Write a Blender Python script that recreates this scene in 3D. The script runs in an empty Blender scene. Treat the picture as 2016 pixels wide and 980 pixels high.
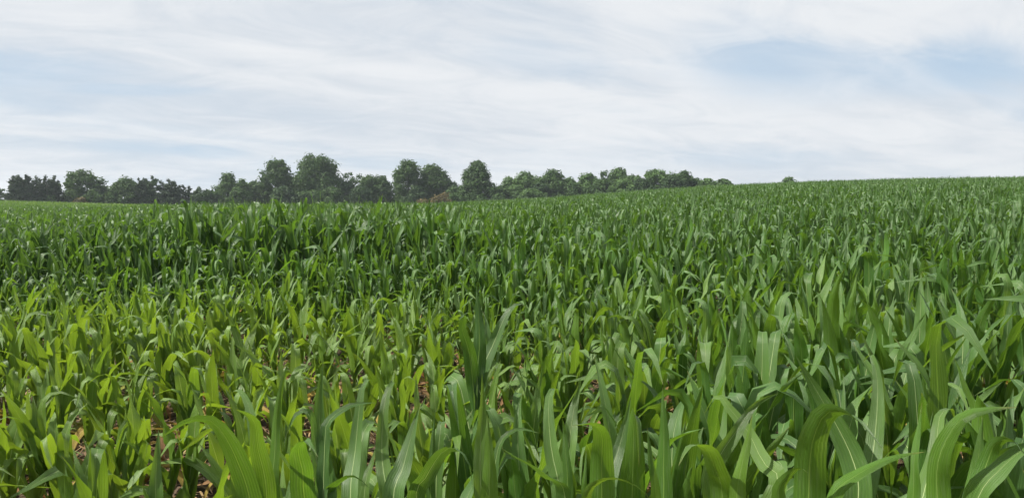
import bpy, math
import numpy as np

SC = bpy.context.scene
COL = SC.collection
R = math.radians
rng = np.random.default_rng(7)

# ------------------------------------------------------------------ camera
F = 1494.0                      # focal length in pixels of the 2016 px wide photograph
CAM_Z = 1.70
PITCH = math.atan((490 - 400) / F)
cam_d = bpy.data.cameras.new('camera')
cam = bpy.data.objects.new('camera', cam_d)
COL.objects.link(cam)
cam.location = (0, 0, CAM_Z)
cam.rotation_euler = (math.pi / 2 - PITCH, 0, 0)
cam_d.sensor_width = 36.0
cam_d.lens = 36.0 * F / 2016.0
cam_d.clip_start = 0.05
cam_d.clip_end = 20000
SC.camera = cam

# ------------------------------------------------------------------ light
SUN_EL, SUN_AZ = 50.0, -93.0    # azimuth measured from the view direction, minus = left
SUN_STRENGTH = 5.0
sd = (math.sin(R(SUN_AZ)) * math.cos(R(SUN_EL)), math.cos(R(SUN_AZ)) * math.cos(R(SUN_EL)), math.sin(R(SUN_EL)))
sun_d = bpy.data.lights.new('sun', 'SUN')
sun_d.energy = SUN_STRENGTH
sun_d.angle = R(0.8)
sun_d.color = (1.0, 0.95, 0.86)
sun = bpy.data.objects.new('sun', sun_d)
COL.objects.link(sun)
from mathutils import Vector
sun.rotation_euler = Vector(sd).to_track_quat('Z', 'Y').to_euler()
sun.location = (0, 0, 50)

# ------------------------------------------------------------------ node helper
class NT:
    def __init__(s, tree):
        s.t = tree; s.n = tree.nodes; s.l = tree.links; s.n.clear()
    def add(s, kind, _props=None, **ins):
        nd = s.n.new(kind)
        for k, v in (_props or {}).items():
            setattr(nd, k, v)
        for k, v in ins.items():
            key = int(k[1:]) if (k[0] == 'i' and k[1:].isdigit()) else k.replace('_', ' ')
            s.put(nd.inputs[key], v)
        return nd
    def put(s, sock, v):
        if isinstance(v, bpy.types.NodeSocket): s.l.new(v, sock)
        else: sock.default_value = v
    def m(s, op, a, b=None, c=None, clamp=False):
        nd = s.n.new('ShaderNodeMath'); nd.operation = op; nd.use_clamp = clamp
        for i, v in enumerate((a, b, c)):
            if v is not None: s.put(nd.inputs[i], v)
        return nd.outputs[0]
    def vm(s, op, a, b=None, out=0):
        nd = s.n.new('ShaderNodeVectorMath'); nd.operation = op
        s.put(nd.inputs[0], a)
        if b is not None: s.put(nd.inputs[1], b)
        return nd.outputs[out]
    def mix(s, f, a, b, blend='MIX'):
        nd = s.n.new('ShaderNodeMix'); nd.data_type = 'RGBA'; nd.blend_type = blend
        s.put(nd.inputs[0], f); s.put(nd.inputs[6], a); s.put(nd.inputs[7], b)
        return nd.outputs[2]
    def ramp(s, f, lo, hi, a=0.0, b=1.0, smooth=True):
        nd = s.n.new('ShaderNodeMapRange')
        nd.interpolation_type = 'SMOOTHSTEP' if smooth else 'LINEAR'
        s.put(nd.inputs[0], f)
        for i, v in enumerate((lo, hi, a, b)): s.put(nd.inputs[i + 1], v)
        return nd.outputs[0]
    def noise(s, vec, scale, detail=4, rough=0.55, dist=0.0, lac=2.0):
        nd = s.add('ShaderNodeTexNoise', None, Vector=vec, Scale=scale, Detail=detail, Roughness=rough, Distortion=dist, Lacunarity=lac)
        return nd.outputs[0]

def px_dir(px, py):
    v = Vector(((px - 1008) / F, 1.0, (490 - py) / F)).normalized()
    c, s_ = math.cos(-PITCH), math.sin(-PITCH)
    return (v.x, v.y * c - v.z * s_, v.y * s_ + v.z * c)

# ------------------------------------------------------------------ world: hazy sky under a veil of cirrus
world = bpy.data.worlds.new('World')
SC.world = world
world.use_nodes = True
w = NT(world.node_tree)
tc = w.add('ShaderNodeTexCoord').outputs['Generated']
sky = w.add('ShaderNodeTexSky', dict(sky_type='NISHITA', sun_disc=False, sun_elevation=R(SUN_EL),
            sun_rotation=R(SUN_AZ), altitude=100, air_density=1.0, dust_density=1.2, ozone_density=1.0)).outputs[0]
sep = w.add('ShaderNodeSeparateXYZ', None, Vector=tc)
X, Y, Z = sep.outputs
zz = w.m('ADD', w.m('MAXIMUM', Z, 0.0), 0.16)
u = w.m('DIVIDE', X, zz); v = w.m('DIVIDE', Y, zz)
P = w.add('ShaderNodeCombineXYZ', None, X=u, Y=v, Z=0.0).outputs[0]
def rotated(ang, sx, sy, off=(0, 0, 0)):
    m1 = w.add('ShaderNodeMapping', dict(vector_type='POINT'), Vector=P)
    m1.inputs['Rotation'].default_value = (0, 0, R(ang))
    mp = w.add('ShaderNodeMapping', dict(vector_type='POINT'), Vector=m1.outputs[0])
    mp.inputs['Scale'].default_value = (sx, sy, 1); mp.inputs['Location'].default_value = off
    return mp.outputs[0]
big = w.noise(rotated(52, 0.60, 0.26, (3.1, 1.7, 0)), 1.0, 4, 0.5, 0.5)
streak = w.noise(rotated(58, 1.2, 0.40, (0.4, 5.2, 0)), 1.0, 4, 0.5, 0.8)
fine = w.noise(rotated(62, 2.9, 1.8, (7.4, 2.2, 0)), 1.0, 7, 0.66, 0.9)
dens = w.m('ADD', w.m('MULTIPLY', big, 0.55), w.m('ADD', w.m('MULTIPLY', streak, 0.33), w.m('MULTIPLY', fine, 0.12)))
# thinner places in the veil: (pixel x, pixel y, half width, half height, strength)
HOLES = [(1630, 145, 240, 50, 0.115), (1960, 105, 110, 55, 0.115), (1480, 60, 120, 70, 0.07), (410, 300, 60, 10, 0.09), (270, 290, 90, 11, 0.06),
         (570, 330, 60, 12, 0.09), (760, 322, 80, 10, 0.08), (1150, 220, 170, 40, 0.08), (1330, 300, 250, 26, 0.08), (60, 140, 160, 26, 0.07),
         (270, 180, 110, 10, 0.10), (1060, 130, 130, 36, 0.06), (1700, 330, 300, 24, 0.06)]
hole = None
wob = w.m('MULTIPLY', w.m('SUBTRACT', w.m('ADD', w.m('MULTIPLY', fine, .6), w.m('MULTIPLY', streak, .4)), 0.5), 4.5)
for (hx, hy, hw, hh, hs) in HOLES:
    c = px_dir(hx, hy)
    az = w.m('DIVIDE', X, w.m('MAXIMUM', Y, 0.05))
    el = w.m('DIVIDE', Z, w.m('MAXIMUM', Y, 0.05))
    dx = w.m('DIVIDE', w.m('SUBTRACT', az, c[0] / c[1]), hw / F)
    dy = w.m('DIVIDE', w.m('SUBTRACT', el, c[2] / c[1]), hh / F)
    dy = w.m('ADD', w.m('ADD', dy, w.m('MULTIPLY', dx, 0.15)), wob)
    g = w.ramp(w.m('ADD', w.m('MULTIPLY', dx, dx), w.m('MULTIPLY', dy, dy)), 0.0, 3.0, hs * 0.9, 0.0)
    hole = g if hole is None else w.m('ADD', hole, g)
dens = w.m('SUBTRACT', w.m('ADD', dens, 0.0), hole)
cover = w.ramp(dens, 0.20, 0.53, 0.15, 1.0)
shade = w.ramp(w.m('ADD', w.m('MULTIPLY', streak, 0.5), w.m('MULTIPLY', fine, 0.5)), 0.33, 0.64, 0.0, 1.0)
cloud = w.mix(shade, (0.645, 0.70, 0.77, 1), (0.83, 0.855, 0.885, 1))
blue = w.mix(1.0, sky, (0.085, 0.085, 0.085, 1), 'MULTIPLY')
blue = w.mix(w.ramp(Z, 0.0, 0.35, 0.85, 0.7), blue, (0.48, 0.66, 0.86, 1))     # thin milky haze under the cirrus
skycol = w.mix(cover, blue, cloud)
bg = w.add('ShaderNodeBackground', None, Color=skycol, Strength=0.535)
w.l.new(bg.outputs[0], w.add('ShaderNodeOutputWorld').inputs['Surface'])

vs = SC.view_settings
vs.view_transform = 'Standard'; vs.look = 'None'; vs.gamma = 1.0; vs.exposure = 0.92; vs.use_curve_mapping = False
SC.render.engine = 'CYCLES'
SC.cycles.max_bounces = 5
SC.cycles.diffuse_bounces = 2
SC.cycles.glossy_bounces = 2
SC.cycles.transmission_bounces = 3
SC.cycles.transparent_max_bounces = 6
SC.cycles.use_denoising = True
SC.cycles.use_adaptive_sampling = True
SC.cycles.adaptive_threshold = 0.015
SC.cycles.sample_clamp_indirect = 4

# ------------------------------------------------------------------ helpers
def tag(o, label=None, cat=None, group=None, kind=None):
    if label: o['label'] = label
    if cat: o['category'] = cat
    if group: o['group'] = group
    if kind: o['kind'] = kind
    return o

def mesh_np(name, co, quads=None, tris=None, uv=None, mats=(), smooth=True, matidx=None):
    me = bpy.data.meshes.new(name)
    co = np.asarray(co, np.float32)
    faces = []
    nq = 0 if quads is None else len(quads)
    nt = 0 if tris is None else len(tris)
    me.vertices.add(len(co)); me.vertices.foreach_set('co', co.ravel())
    loops = []
    starts = []
    if nq: loops.append(np.asarray(quads, np.int32).ravel()); starts.append(np.arange(nq) * 4)
    if nt: loops.append(np.asarray(tris, np.int32).ravel()); starts.append(nq * 4 + np.arange(nt) * 3)
    loops = np.concatenate(loops); starts = np.concatenate(starts).astype(np.int32)
    me.loops.add(len(loops)); me.loops.foreach_set('vertex_index', loops)
    me.polygons.add(nq + nt); me.polygons.foreach_set('loop_start', starts)
    if matidx is not None: me.polygons.foreach_set('material_index', np.asarray(matidx, np.int32))
    me.polygons.foreach_set('use_smooth', np.full(nq + nt, smooth))
    if uv is not None:
        layer = me.uv_layers.new(name='UVMap')
        layer.data.foreach_set('uv', np.asarray(uv, np.float32)[loops].ravel())
    for m_ in mats: me.materials.append(m_)
    me.update(calc_edges=True)
    return me

def obj(name, me, parent=None, loc=(0, 0, 0), rot=(0, 0, 0), scale=(1, 1, 1)):
    o = bpy.data.objects.new(name, me)
    COL.objects.link(o)
    o.location = loc; o.rotation_euler = rot; o.scale = scale
    o.parent = parent
    return o

def empty(name, loc, rz=0.0):
    o = obj(name, None, None, loc, (0, 0, rz))
    o.empty_display_size = 0.1
    return o

def material(name):
    m_ = bpy.data.materials.new(name); m_.use_nodes = True
    t = NT(m_.node_tree)
    out = t.add('ShaderNodeOutputMaterial')
    return m_, t, out

def sstep(a, b, x):
    q = np.clip((np.asarray(x, float) - a) / (b - a), 0, 1)
    return q * q * (3 - 2 * q)

# ------------------------------------------------------------------ terrain
# skyline of the corn tops in the photograph: (pixel x, pixel y)
SK = np.array([(-1500, 403), (-400, 403), (0, 403.5), (120, 403.5), (250, 403.5), (400, 403), (700, 402), (860, 399.5), (1000, 392), (1100, 386), (1200, 378),
               (1300, 370.5), (1400, 364), (1500, 359.5), (1600, 355), (1800, 349), (2016, 346), (2500, 343), (3500, 345)], float)
def ridge_dist(az):
    return np.interp((az * F + 1008), [-400, 300, 900, 1300, 2016, 2600], [165, 150, 135, 118, 105, 105])
def terrain(x, y):
    x = np.asarray(x, float); y = np.asarray(y, float)
    r = np.hypot(x, y) + 1e-6
    yy = np.maximum(y, 0.15 * r)
    az = np.clip(x / yy, -3.0, 3.0)
    e = (400 - np.interp(az * F + 1008, SK[:, 0], SK[:, 1])) / F * np.clip(yy / r, .55, 1)
    Rd = ridge_dist(az)
    t2 = (e * Rd + CAM_Z - 1.78) * (Rd + 12) / Rd ** 2
    front = sstep(-0.2, 0.3, y / r)
    rr = np.minimum(r, Rd)
    z = t2 * rr ** 2 / (rr + 12)
    # past the ridge the ground rolls over and falls away gently
    over = np.clip(r - Rd, 0, None)
    zr = t2 * Rd ** 2 / (Rd + 12)
    slope = t2 * (1 - 144 / (Rd + 12) ** 2)
    z = z + np.where(over > 0, slope * over - (slope + 0.035) * np.minimum(over, 60) ** 2 / 120 - (slope) * np.clip(over - 60, 0, None) - 0.012 * np.clip(over - 60, 0, 200), 0)
    z = z + 1.2 * sstep(55, 165, r) * np.interp(az * F + 1008, [-600, 0, 150, 300, 380], [1.1, 1.0, .72, .25, 0])
    z = z * front
    z = z + 0.02 * np.sin(x * 1.7 + 0.3 * y) * np.sin(y * 1.3 - 0.2 * x) * sstep(120, 20, r)
    return z

# soil
soil, t, out = material('soil')
pos = t.add('ShaderNodeNewGeometry').outputs['Position']
n1 = t.noise(pos, 2.2, 6, 0.65); n2 = t.noise(pos, 24, 6, 0.7); n3 = t.noise(pos, 90, 3, 0.6)
c = t.mix(t.ramp(n1, 0.3, 0.7), (0.026, 0.020, 0.012, 1), (0.062, 0.046, 0.026, 1))
c = t.mix(t.ramp(n2, 0.42, 0.72), c, (0.100, 0.074, 0.040, 1))
dist = t.vm('LENGTH', pos, out=1)
c = t.mix(t.ramp(dist, 100, 175), c, (0.05, 0.075, 0.025, 1))
bmp = t.add('ShaderNodeBump', None, Strength=0.9, Distance=0.04, Height=t.m('ADD', t.m('MULTIPLY', n2, 0.7), t.m('MULTIPLY', n3, 0.3)))
bs = t.add('ShaderNodeBsdfPrincipled', None, Base_Color=c, Roughness=0.95, Normal=bmp.outputs[0])
bs.inputs['Specular IOR Level'].default_value = 0.2
t.l.new(bs.outputs[0], out.inputs['Surface'])

rad = np.concatenate([[0.02], np.linspace(0.3, 12, 40), np.geomspace(12.6, 320, 60), np.geomspace(360, 900, 8)])
th = np.concatenate([np.linspace(-60, 60, 97), np.linspace(66, 294, 39)]) * math.pi / 180
NR, NTH = len(rad), len(th)
gx = rad[:, None] * np.sin(th)[None]; gy = rad[:, None] * np.cos(th)[None]
gz = terrain(gx, gy)
idx = np.arange(NR * NTH).reshape(NR, NTH)
nx = np.roll(idx, -1, axis=1)
quads = np.stack([idx[:-1], nx[:-1], nx[1:], idx[1:]], -1).reshape(-1, 4)[:, ::-1]
ground = obj('ground', mesh_np('ground', np.stack([gx, gy, gz], -1).reshape(-1, 3), quads, mats=[soil]))
tag(ground, 'brown field soil rising to a low ridge', 'ground', kind='structure')

# ------------------------------------------------------------------ corn leaf materials
def leaf_material(name, dry=False):
    m_, t, out = material(name)
    uvn = t.add('ShaderNodeUVMap', dict(uv_map='UVMap')).outputs[0]
    su = t.add('ShaderNodeSeparateXYZ', None, Vector=uvn)
    U, V = su.outputs[0], su.outputs[1]
    rnd = t.add('ShaderNodeObjectInfo').outputs['Random']
    isl = t.add('ShaderNodeNewGeometry')
    rp = isl.outputs['Random Per Island']; back = isl.outputs['Backfacing']
    tint = t.add('ShaderNodeAttribute', dict(attribute_type='INSTANCER', attribute_name='tint')).outputs['Fac']
    rr = t.m('FRACT', t.m('ADD', rnd, t.m('MULTIPLY', rp, 7.3)))
    off = t.m('ABSOLUTE', t.m('SUBTRACT', U, 0.5))
    half = t.m('MULTIPLY', t.m('SUBTRACT', 1.05, V), 0.045)
    rib = t.ramp(off, t.m('MULTIPLY', half, 0.45), half, 1.0, 0.0)
    vein = t.m('SINE', t.m('MULTIPLY', U, 150.0))
    vein2 = t.m('SINE', t.m('MULTIPLY', U, 57.0))
    vv = t.m('ADD', t.m('MULTIPLY', vein, 0.5), t.m('MULTIPLY', vein2, 0.5))
    crd = t.add('ShaderNodeCombineXYZ', None, X=t.m('MULTIPLY', U, 5.0), Y=t.m('MULTIPLY', V, 1.2), Z=t.m('MULTIPLY', rr, 40.0)).outputs[0]
    blot = t.noise(crd, 2.2, 4, 0.6)
    if not dry:
        deep = (0.030, 0.086, 0.017, 1); mid = (0.070, 0.176, 0.026, 1); yel = (0.165, 0.275, 0.028, 1)
        c = t.mix(rr, deep, mid)
        c = t.mix(t.m('MULTIPLY', tint, -0.75, clamp=True), c, (0.032, 0.070, 0.024, 1))
        c = t.mix(t.m('MULTIPLY', tint, t.ramp(rr, 0, 1, 0.55, 1.0, False), clamp=True), c, yel)
        c = t.mix(t.ramp(blot, 0.35, 0.75, 0, 0.35), c, t.mix(0.5, c, (0.10, 0.22, 0.04, 1)))
        c = t.mix(t.m('MULTIPLY', t.ramp(vv, -0.2, 1.0), 0.5), c, t.mix(0.5, c, (0.16, 0.30, 0.06, 1)))
        fleck = t.noise(t.vm('MULTIPLY', crd, (9.0, 14.0, 1.0)), 3.0, 3, 0.6)
        c = t.mix(t.ramp(fleck, .63, .70, 0, .7), c, (0.20, 0.20, 0.07, 1))
        dust = t.noise(t.vm('MULTIPLY', crd, (1.0, 4.0, 1.0)), 1.6, 4, 0.6)
        c = t.mix(t.ramp(dust, .45, .8, 0, .30), c, (0.20, 0.26, 0.16, 1))
        # dry brown tip and margin
        tip = t.ramp(t.m('ADD', V, t.m('MULTIPLY', t.m('SUBTRACT', blot, 0.5), 0.25)), t.m('SUBTRACT', 1.02, t.m('MULTIPLY', rr, 0.10)), 1.03)
        c = t.mix(t.m('MULTIPLY', tip, 0.8), c, (0.25, 0.17, 0.06, 1))
        # waxy bloom: the upper side is paler and greyer than the underside
        c = t.mix(t.m('MULTIPLY', t.m('SUBTRACT', 1.0, back), t.m('ADD', 0.08, t.m('MULTIPLY', rr, 0.24))), c, (0.125, 0.190, 0.092, 1))
        ribc = t.mix(back, (0.42, 0.52, 0.24, 1), (0.24, 0.36, 0.09, 1))
        c = t.mix(t.m('MULTIPLY', rib, 0.85), c, ribc)
        trc = t.mix(0.5, t.mix(1.0, c, (1.7, 1.65, 0.6, 1), 'MULTIPLY'), t.mix(t.m('MAXIMUM', tint, 0.0), (0.15, 0.27, 0.016, 1), (0.24, 0.32, 0.018, 1)))
        trc = t.mix(t.m('MULTIPLY', tint, -0.55, clamp=True), trc, t.mix(1.0, trc, (0.45, 0.45, 0.9, 1), 'MULTIPLY'))
        rough, tw = 0.33, 0.38
    else:
        c = t.mix(t.ramp(blot, 0.35, 0.65), (0.27, 0.178, 0.062, 1), (0.40, 0.32, 0.070, 1))
        c = t.mix(t.ramp(rr, 0.45, 0.6), c, (0.22, 0.125, 0.06, 1))
        c = t.mix(t.m('MULTIPLY', t.ramp(t.m('SUBTRACT', 0.45, V), 0, 0.3), 0.7), c, (0.16, 0.22, 0.03, 1))
        c = t.mix(t.m('MULTIPLY', rib, 0.4), c, (0.45, 0.36, 0.18, 1))
        trc = t.mix(1.0, c, (1.1, 1.0, 0.7, 1), 'MULTIPLY')
        rough, tw = 0.7, 0.3
    h = t.m('SUBTRACT', t.m('MULTIPLY', vv, 0.5), t.m('MULTIPLY', rib, 2.0))
    bmp = t.add('ShaderNodeBump', None, Strength=0.6, Distance=0.002, Height=h)
    bs = t.add('ShaderNodeBsdfPrincipled', None, Base_Color=c, Roughness=t.m('ADD', rough, t.m('MULTIPLY', blot, 0.18)), Normal=bmp.outputs[0])
    bs.inputs['Specular IOR Level'].default_value = 0.42 if not dry else 0.2
    tr = t.add('ShaderNodeBsdfTranslucent', None, Color=trc, Normal=bmp.outputs[0])
    mx = t.add('ShaderNodeMixShader', None, i0=tw, i1=bs.outputs[0], i2=tr.outputs[0])
    t.l.new(mx.outputs[0], out.inputs['Surface'])
    return m_
M_LEAF = leaf_material('corn_leaf')
M_DRY = leaf_material('dry_corn_leaf', True)

M_STALK, t, out = material('corn_stalk')
tcs = t.add('ShaderNodeTexCoord').outputs['Object']
sp = t.add('ShaderNodeSeparateXYZ', None, Vector=tcs)
nz = t.noise(tcs, 30, 3)
c = t.mix(t.ramp(sp.outputs[2], 0.05, 0.45), (0.23, 0.27, 0.055, 1), (0.09, 0.17, 0.03, 1))
c = t.mix(t.m('MULTIPLY', t.ramp(nz, 0.4, 0.8), 0.4), c, (0.30, 0.25, 0.09, 1))
bs = t.add('ShaderNodeBsdfPrincipled', None, Base_Color=c, Roughness=0.5)
t.l.new(bs.outputs[0], out.inputs['Surface'])

# ------------------------------------------------------------------ corn leaf geometry
def leaf_geo(L=0.6, W=0.065, el0=70, el1=-30, bend=0.55, sharp=0.35, twist=0, yaw=0, ruffle=0.12, fold=26, nseg=13, ncross=4, seed=0, basew=0.62, tipw=1.0):
    """One leaf: rises from the origin towards +x, arches over, tapers to a point. Upper face = front face."""
    g = np.random.default_rng(seed)
    s = np.linspace(0, 1, nseg + 1)
    el = np.radians(el0 + (el1 - el0) * sstep(bend - sharp, bend + sharp, s) + 5 * np.sin(s * 5 + g.uniform(0, 6)))
    yw = np.radians(yaw) * s ** 1.5 + 0.06 * np.sin(s * 6 + g.uniform(0, 6))
    T = np.stack([np.cos(el) * np.cos(yw), np.cos(el) * np.sin(yw), np.sin(el)], -1)
    ds = L / nseg
    ctr = np.zeros((nseg + 1, 3)); ctr[1:] = np.cumsum((T[:-1] + T[1:]) * 0.5 * ds, axis=0)
    S = np.stack([-np.sin(yw), np.cos(yw), np.zeros_like(s)], -1)
    N = np.cross(T, S)
    tw = np.radians(twist) * s ** 1.3
    S2 = S * np.cos(tw)[:, None] + N * np.sin(tw)[:, None]
    N2 = np.cross(T, S2)
    prof = (basew + (1 - basew) * sstep(0, 0.32, s)) * (1 - np.clip((s - .3) / .7, 0, 1) ** 1.65)
    prof = np.maximum(prof, 0.012)
    half = W * 0.5 * prof
    fa = np.radians(np.interp(s, [0, 0.15, 0.5, 0.85, 1], [fold + 34, fold + 8, fold * 0.6, fold * 0.8, fold * 1.4]))
    ph = g.uniform(0, 6.28, 2); fr = g.uniform(13, 20)
    co = np.zeros((nseg + 1, ncross + 1, 3)); uv = np.zeros((nseg + 1, ncross + 1, 2))
    for j, vv in enumerate(np.linspace(-1, 1, ncross + 1)):
        a = abs(vv)
        ruf = ruffle * W * a ** 2 * np.sin(fr * s + ph[0 if vv < 0 else 1]) * prof * sstep(0.08, 0.3, s)
        lift = half * (a ** 1.2) * np.sin(fa) + ruf
        co[:, j] = ctr + S2 * (vv * half * np.cos(fa))[:, None] + N2 * lift[:, None]
        uv[:, j, 0] = 0.5 + vv * 0.5; uv[:, j, 1] = s
    i = np.arange((nseg + 1) * (ncross + 1)).reshape(nseg + 1, ncross + 1)
    q = np.stack([i[:-1, :-1], i[1:, :-1], i[1:, 1:], i[:-1, 1:]], -1).reshape(-1, 4)
    return co.reshape(-1, 3), q, uv.reshape(-1, 2)

def rand_leaf(kind, g, nseg=13, ncross=4):
    """Lengths relative to a plant one metre tall."""
    U = g.uniform
    if kind == 'whorl':
        p = dict(L=U(.34, .46), W=U(.046, .062), el0=U(80, 90), el1=U(40, 84), bend=.6, sharp=.4, twist=U(-70, 70), fold=U(20, 36), basew=.55, tipw=1)
    elif kind == 'up':
        if U() < .55: p = dict(L=U(.50, .68), W=U(.058, .075), el0=U(76, 89), el1=U(-85, -10), bend=U(.58, .82), sharp=U(.05, .16), twist=U(-80, 80), fold=U(6, 24))
        else: p = dict(L=U(.46, .60), W=U(.054, .070), el0=U(72, 88), el1=U(35, 80), bend=U(.5, .8), sharp=U(.3, .5), twist=U(-90, 90), fold=U(8, 26))
    elif kind == 'mid':
        if U() < .6: p = dict(L=U(.54, .72), W=U(.058, .075), el0=U(66, 84), el1=U(-85, -25), bend=U(.5, .74), sharp=U(.06, .2), twist=U(-70, 70), fold=U(6, 22))
        else: p = dict(L=U(.50, .68), W=U(.054, .070), el0=U(56, 78), el1=U(-40, 30), bend=U(.45, .7), sharp=U(.25, .45), twist=U(-80, 80), fold=U(8, 24))
    else:
        p = dict(L=U(.44, .62), W=U(.046, .062), el0=U(36, 60), el1=U(-60, -15), bend=U(.35, .55), sharp=U(.25, .45), twist=U(-95, 95), fold=U(8, 22))
    p.update(yaw=U(-42, 42), ruffle=U(.08, .30), seed=int(g.integers(1 << 30)), nseg=nseg, ncross=ncross)
    return leaf_geo(**p)

def stalk_geo(h, r0=0.0135, n=6, bend=(0, 0)):
    zs = [0]; rs = [r0 * 1.1]
    k = 5
    for i_ in range(1, k + 1):
        z_ = h * i_ / k
        r_ = r0 * (1 - 0.55 * i_ / k)
        zs += [z_ - .012, z_, z_ + .012]; rs += [r_, r_ * 1.22, r_ * 1.05]
    zs = np.array(zs); rs = np.array(rs)
    a = np.arange(n) * 2 * math.pi / n
    co = np.stack([rs[:, None] * np.cos(a)[None] + bend[0] * (zs[:, None] / h) ** 2, rs[:, None] * np.sin(a)[None] + bend[1] * (zs[:, None] / h) ** 2, np.repeat(zs[:, None], n, 1)], -1)
    i = np.arange(len(zs) * n).reshape(len(zs), n); j = np.roll(i, -1, 1)
    q = np.stack([i[:-1], j[:-1], j[1:], i[1:]], -1).reshape(-1, 4)
    return co.reshape(-1, 3), q

def layout(g, n_leaf):
    """Leaf list of one plant a metre tall: (kind, height on stalk, azimuth, tilt)."""
    out = []
    az0 = g.choice([90, -90]) + g.normal(0, 46)
    for i_ in range(n_leaf):
        f = i_ / (n_leaf - 1)
        kind = 'low' if f < .22 else 'mid' if f < .56 else 'up' if f < .92 else 'whorl'
        zt = .07 + .46 * f ** 1.1
        out.append((kind, zt, az0 + 180 * (i_ % 2) + g.normal(0, 22), g.normal(0, 4)))
    return out

LIB = {}
def leaf_mesh(kind, g, mat):
    co, q, uv = rand_leaf(kind, g)
    return mesh_np('corn_leaf', co, q, uv=uv, mats=[mat])
for k, cnt in (('low', 24), ('mid', 60), ('up', 60), ('whorl', 24)):
    LIB[k] = [leaf_mesh(k, rng, M_LEAF) for _ in range(cnt)]
LIB['dry'] = [leaf_mesh('low', rng, M_DRY) for _ in range(12)]
STALKS = []
for k in range(6):
    co, q = stalk_geo(.56, r0=.0115 * rng.uniform(.9, 1.15), bend=tuple(rng.normal(0, .012, 2)))
    STALKS.append(mesh_np('corn_stalk', co, q, mats=[M_STALK]))

# ------------------------------------------------------------------ where the corn stands, how tall and how yellow
def corn_height(x, y):
    r = np.hypot(x, y)
    pxx = x / np.maximum(y, .3) * F + 1008
    base = 1.25 + 0.08 * sstep(8, 20, r) + 0.20 * sstep(14, 50, r) + 0.15 * sstep(50, 100, r)
    # stunted wet spot in front and to the left
    d = np.hypot((x + 4.4) / 5.6, (y - 5.6) / 5.2)
    low = np.maximum(sstep(1.10, .70, d), sstep(500, 400, pxx) * sstep(10.5, 8.5, y))
    mid = sstep(1.1, .3, np.hypot((x - .4) / 3.4, (y - 6.4) / 3.4))
    hgt = base * (1 - (.40 - .12 * sstep(4.2, 5.5, y)) * low) * (1 - .09 * mid)
    # tall stand behind the wet spot
    tall = sstep(10.0, 11.2, y + .10 * x) * sstep(1250, 700, pxx)
    hgt = hgt * (1 - tall) + tall * (1.69 - .26 * sstep(430, 120, pxx))
    return hgt
def corn_tint(x, y):
    d = np.hypot((x + 3.9) / 5.4, (y - 5.4) / 4.4)
    far_left = sstep(75, 120, np.hypot(x, y)) * sstep(420, 250, x / np.maximum(y, .3) * F + 1008)  # lightens the distant left corn: haze put into the leaf tint
    r = np.hypot(x, y)
    return np.clip(.40 * sstep(1.25, .45, d) + .55 * sstep(1.25, .3, np.hypot((x + 2.9) / 3.6, (y - 4.8) / 3.2)) + .14 * sstep(12, 2, r) - .4 * sstep(7, 13, r) * sstep(.9, 1.2, d) + .75 * far_left, -1, 1)

ROW_ANG = R(-9.0); ROW_GAP, STEP = .76, .145
ux, uy = math.cos(ROW_ANG), math.sin(ROW_ANG)
px_, py_, pk_ = [], [], []
for k in range(0, 240):
    off_ = 1.66 + k * ROW_GAP
    half = min(165, off_ * 1.05 + 4)
    thin = 1 if off_ < 65 else 2
    s_ = np.arange(-half, half, STEP * thin)
    s_ = s_ + rng.normal(0, .03, len(s_)) + rng.uniform(0, STEP)
    wob_ = off_ + rng.normal(0, .03, len(s_)) + .05 * np.sin(s_ * .35 + k)
    x_ = s_ * ux - wob_ * uy; y_ = s_ * uy + wob_ * ux
    px_.append(x_); py_.append(y_); pk_.append(np.full(len(s_), k))
px_ = np.concatenate(px_); py_ = np.concatenate(py_); pk_ = np.concatenate(pk_)
r_ = np.hypot(px_, py_); az_ = px_ / np.maximum(py_, .05)
stunt = np.clip(corn_tint(px_, py_), 0, 1)
hero_row = (pk_ == 0) & (az_ * F + 1008 > 440) & (az_ * F + 1008 < 2150)
keep = ~hero_row & (py_ > .4) & (np.abs(px_) < py_ * .82 + 2.5) & (r_ < ridge_dist(az_) + 10) & (rng.uniform(size=len(px_)) > .03 + .08 * stunt)
px_, py_, pk_, r_ = px_[keep], py_[keep], pk_[keep], r_[keep]
ph_ = corn_height(px_, py_) * np.clip(rng.normal(1, .065, len(px_)), .8, 1.15)
pt_ = np.clip(corn_tint(px_, py_) + rng.normal(0, .14, len(px_)), -1, 1)
pz_ = terrain(px_, py_)

# which plants show largest: in view (tip inside the frame) and near
def project(x, y, z):
    dz = z - CAM_Z
    c_, s_ = math.cos(PITCH), math.sin(PITCH)
    fw = y * c_ - dz * s_; up = y * s_ + dz * c_
    return 1008 + F * x / fw, 490 - F * up / fw, fw
tx, ty, fw_ = project(px_, py_, pz_ + ph_ * .9)
inview = (tx > -60) & (tx < 2076) & (ty < 1010) & (fw_ > .5)
order = np.argsort(np.where(inview, r_ / np.sqrt(ph_), 1e9))
N_IND = 284
ind = np.zeros(len(px_), bool); ind[order[:N_IND]] = True
print('corn plants', len(px_), 'individual out to', r_[ind].max())

ORD = ['first', 'second', 'third', 'fourth', 'fifth', 'sixth', 'seventh', 'eighth', 'ninth', 'tenth', 'eleventh', 'twelfth', 'thirteenth', 'fourteenth',
       'fifteenth', 'sixteenth', 'seventeenth', 'eighteenth', 'nineteenth']
def ordinal(n):
    if n <= 19: return ORD[n - 1]
    tens = ['', '', 'twenty', 'thirty', 'forty', 'fifty', 'sixty', 'seventy', 'eighty', 'ninety'][n // 10]
    return tens[:-1] + 'ieth' if n % 10 == 0 else tens + '-' + ORD[n % 10 - 1]

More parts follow.
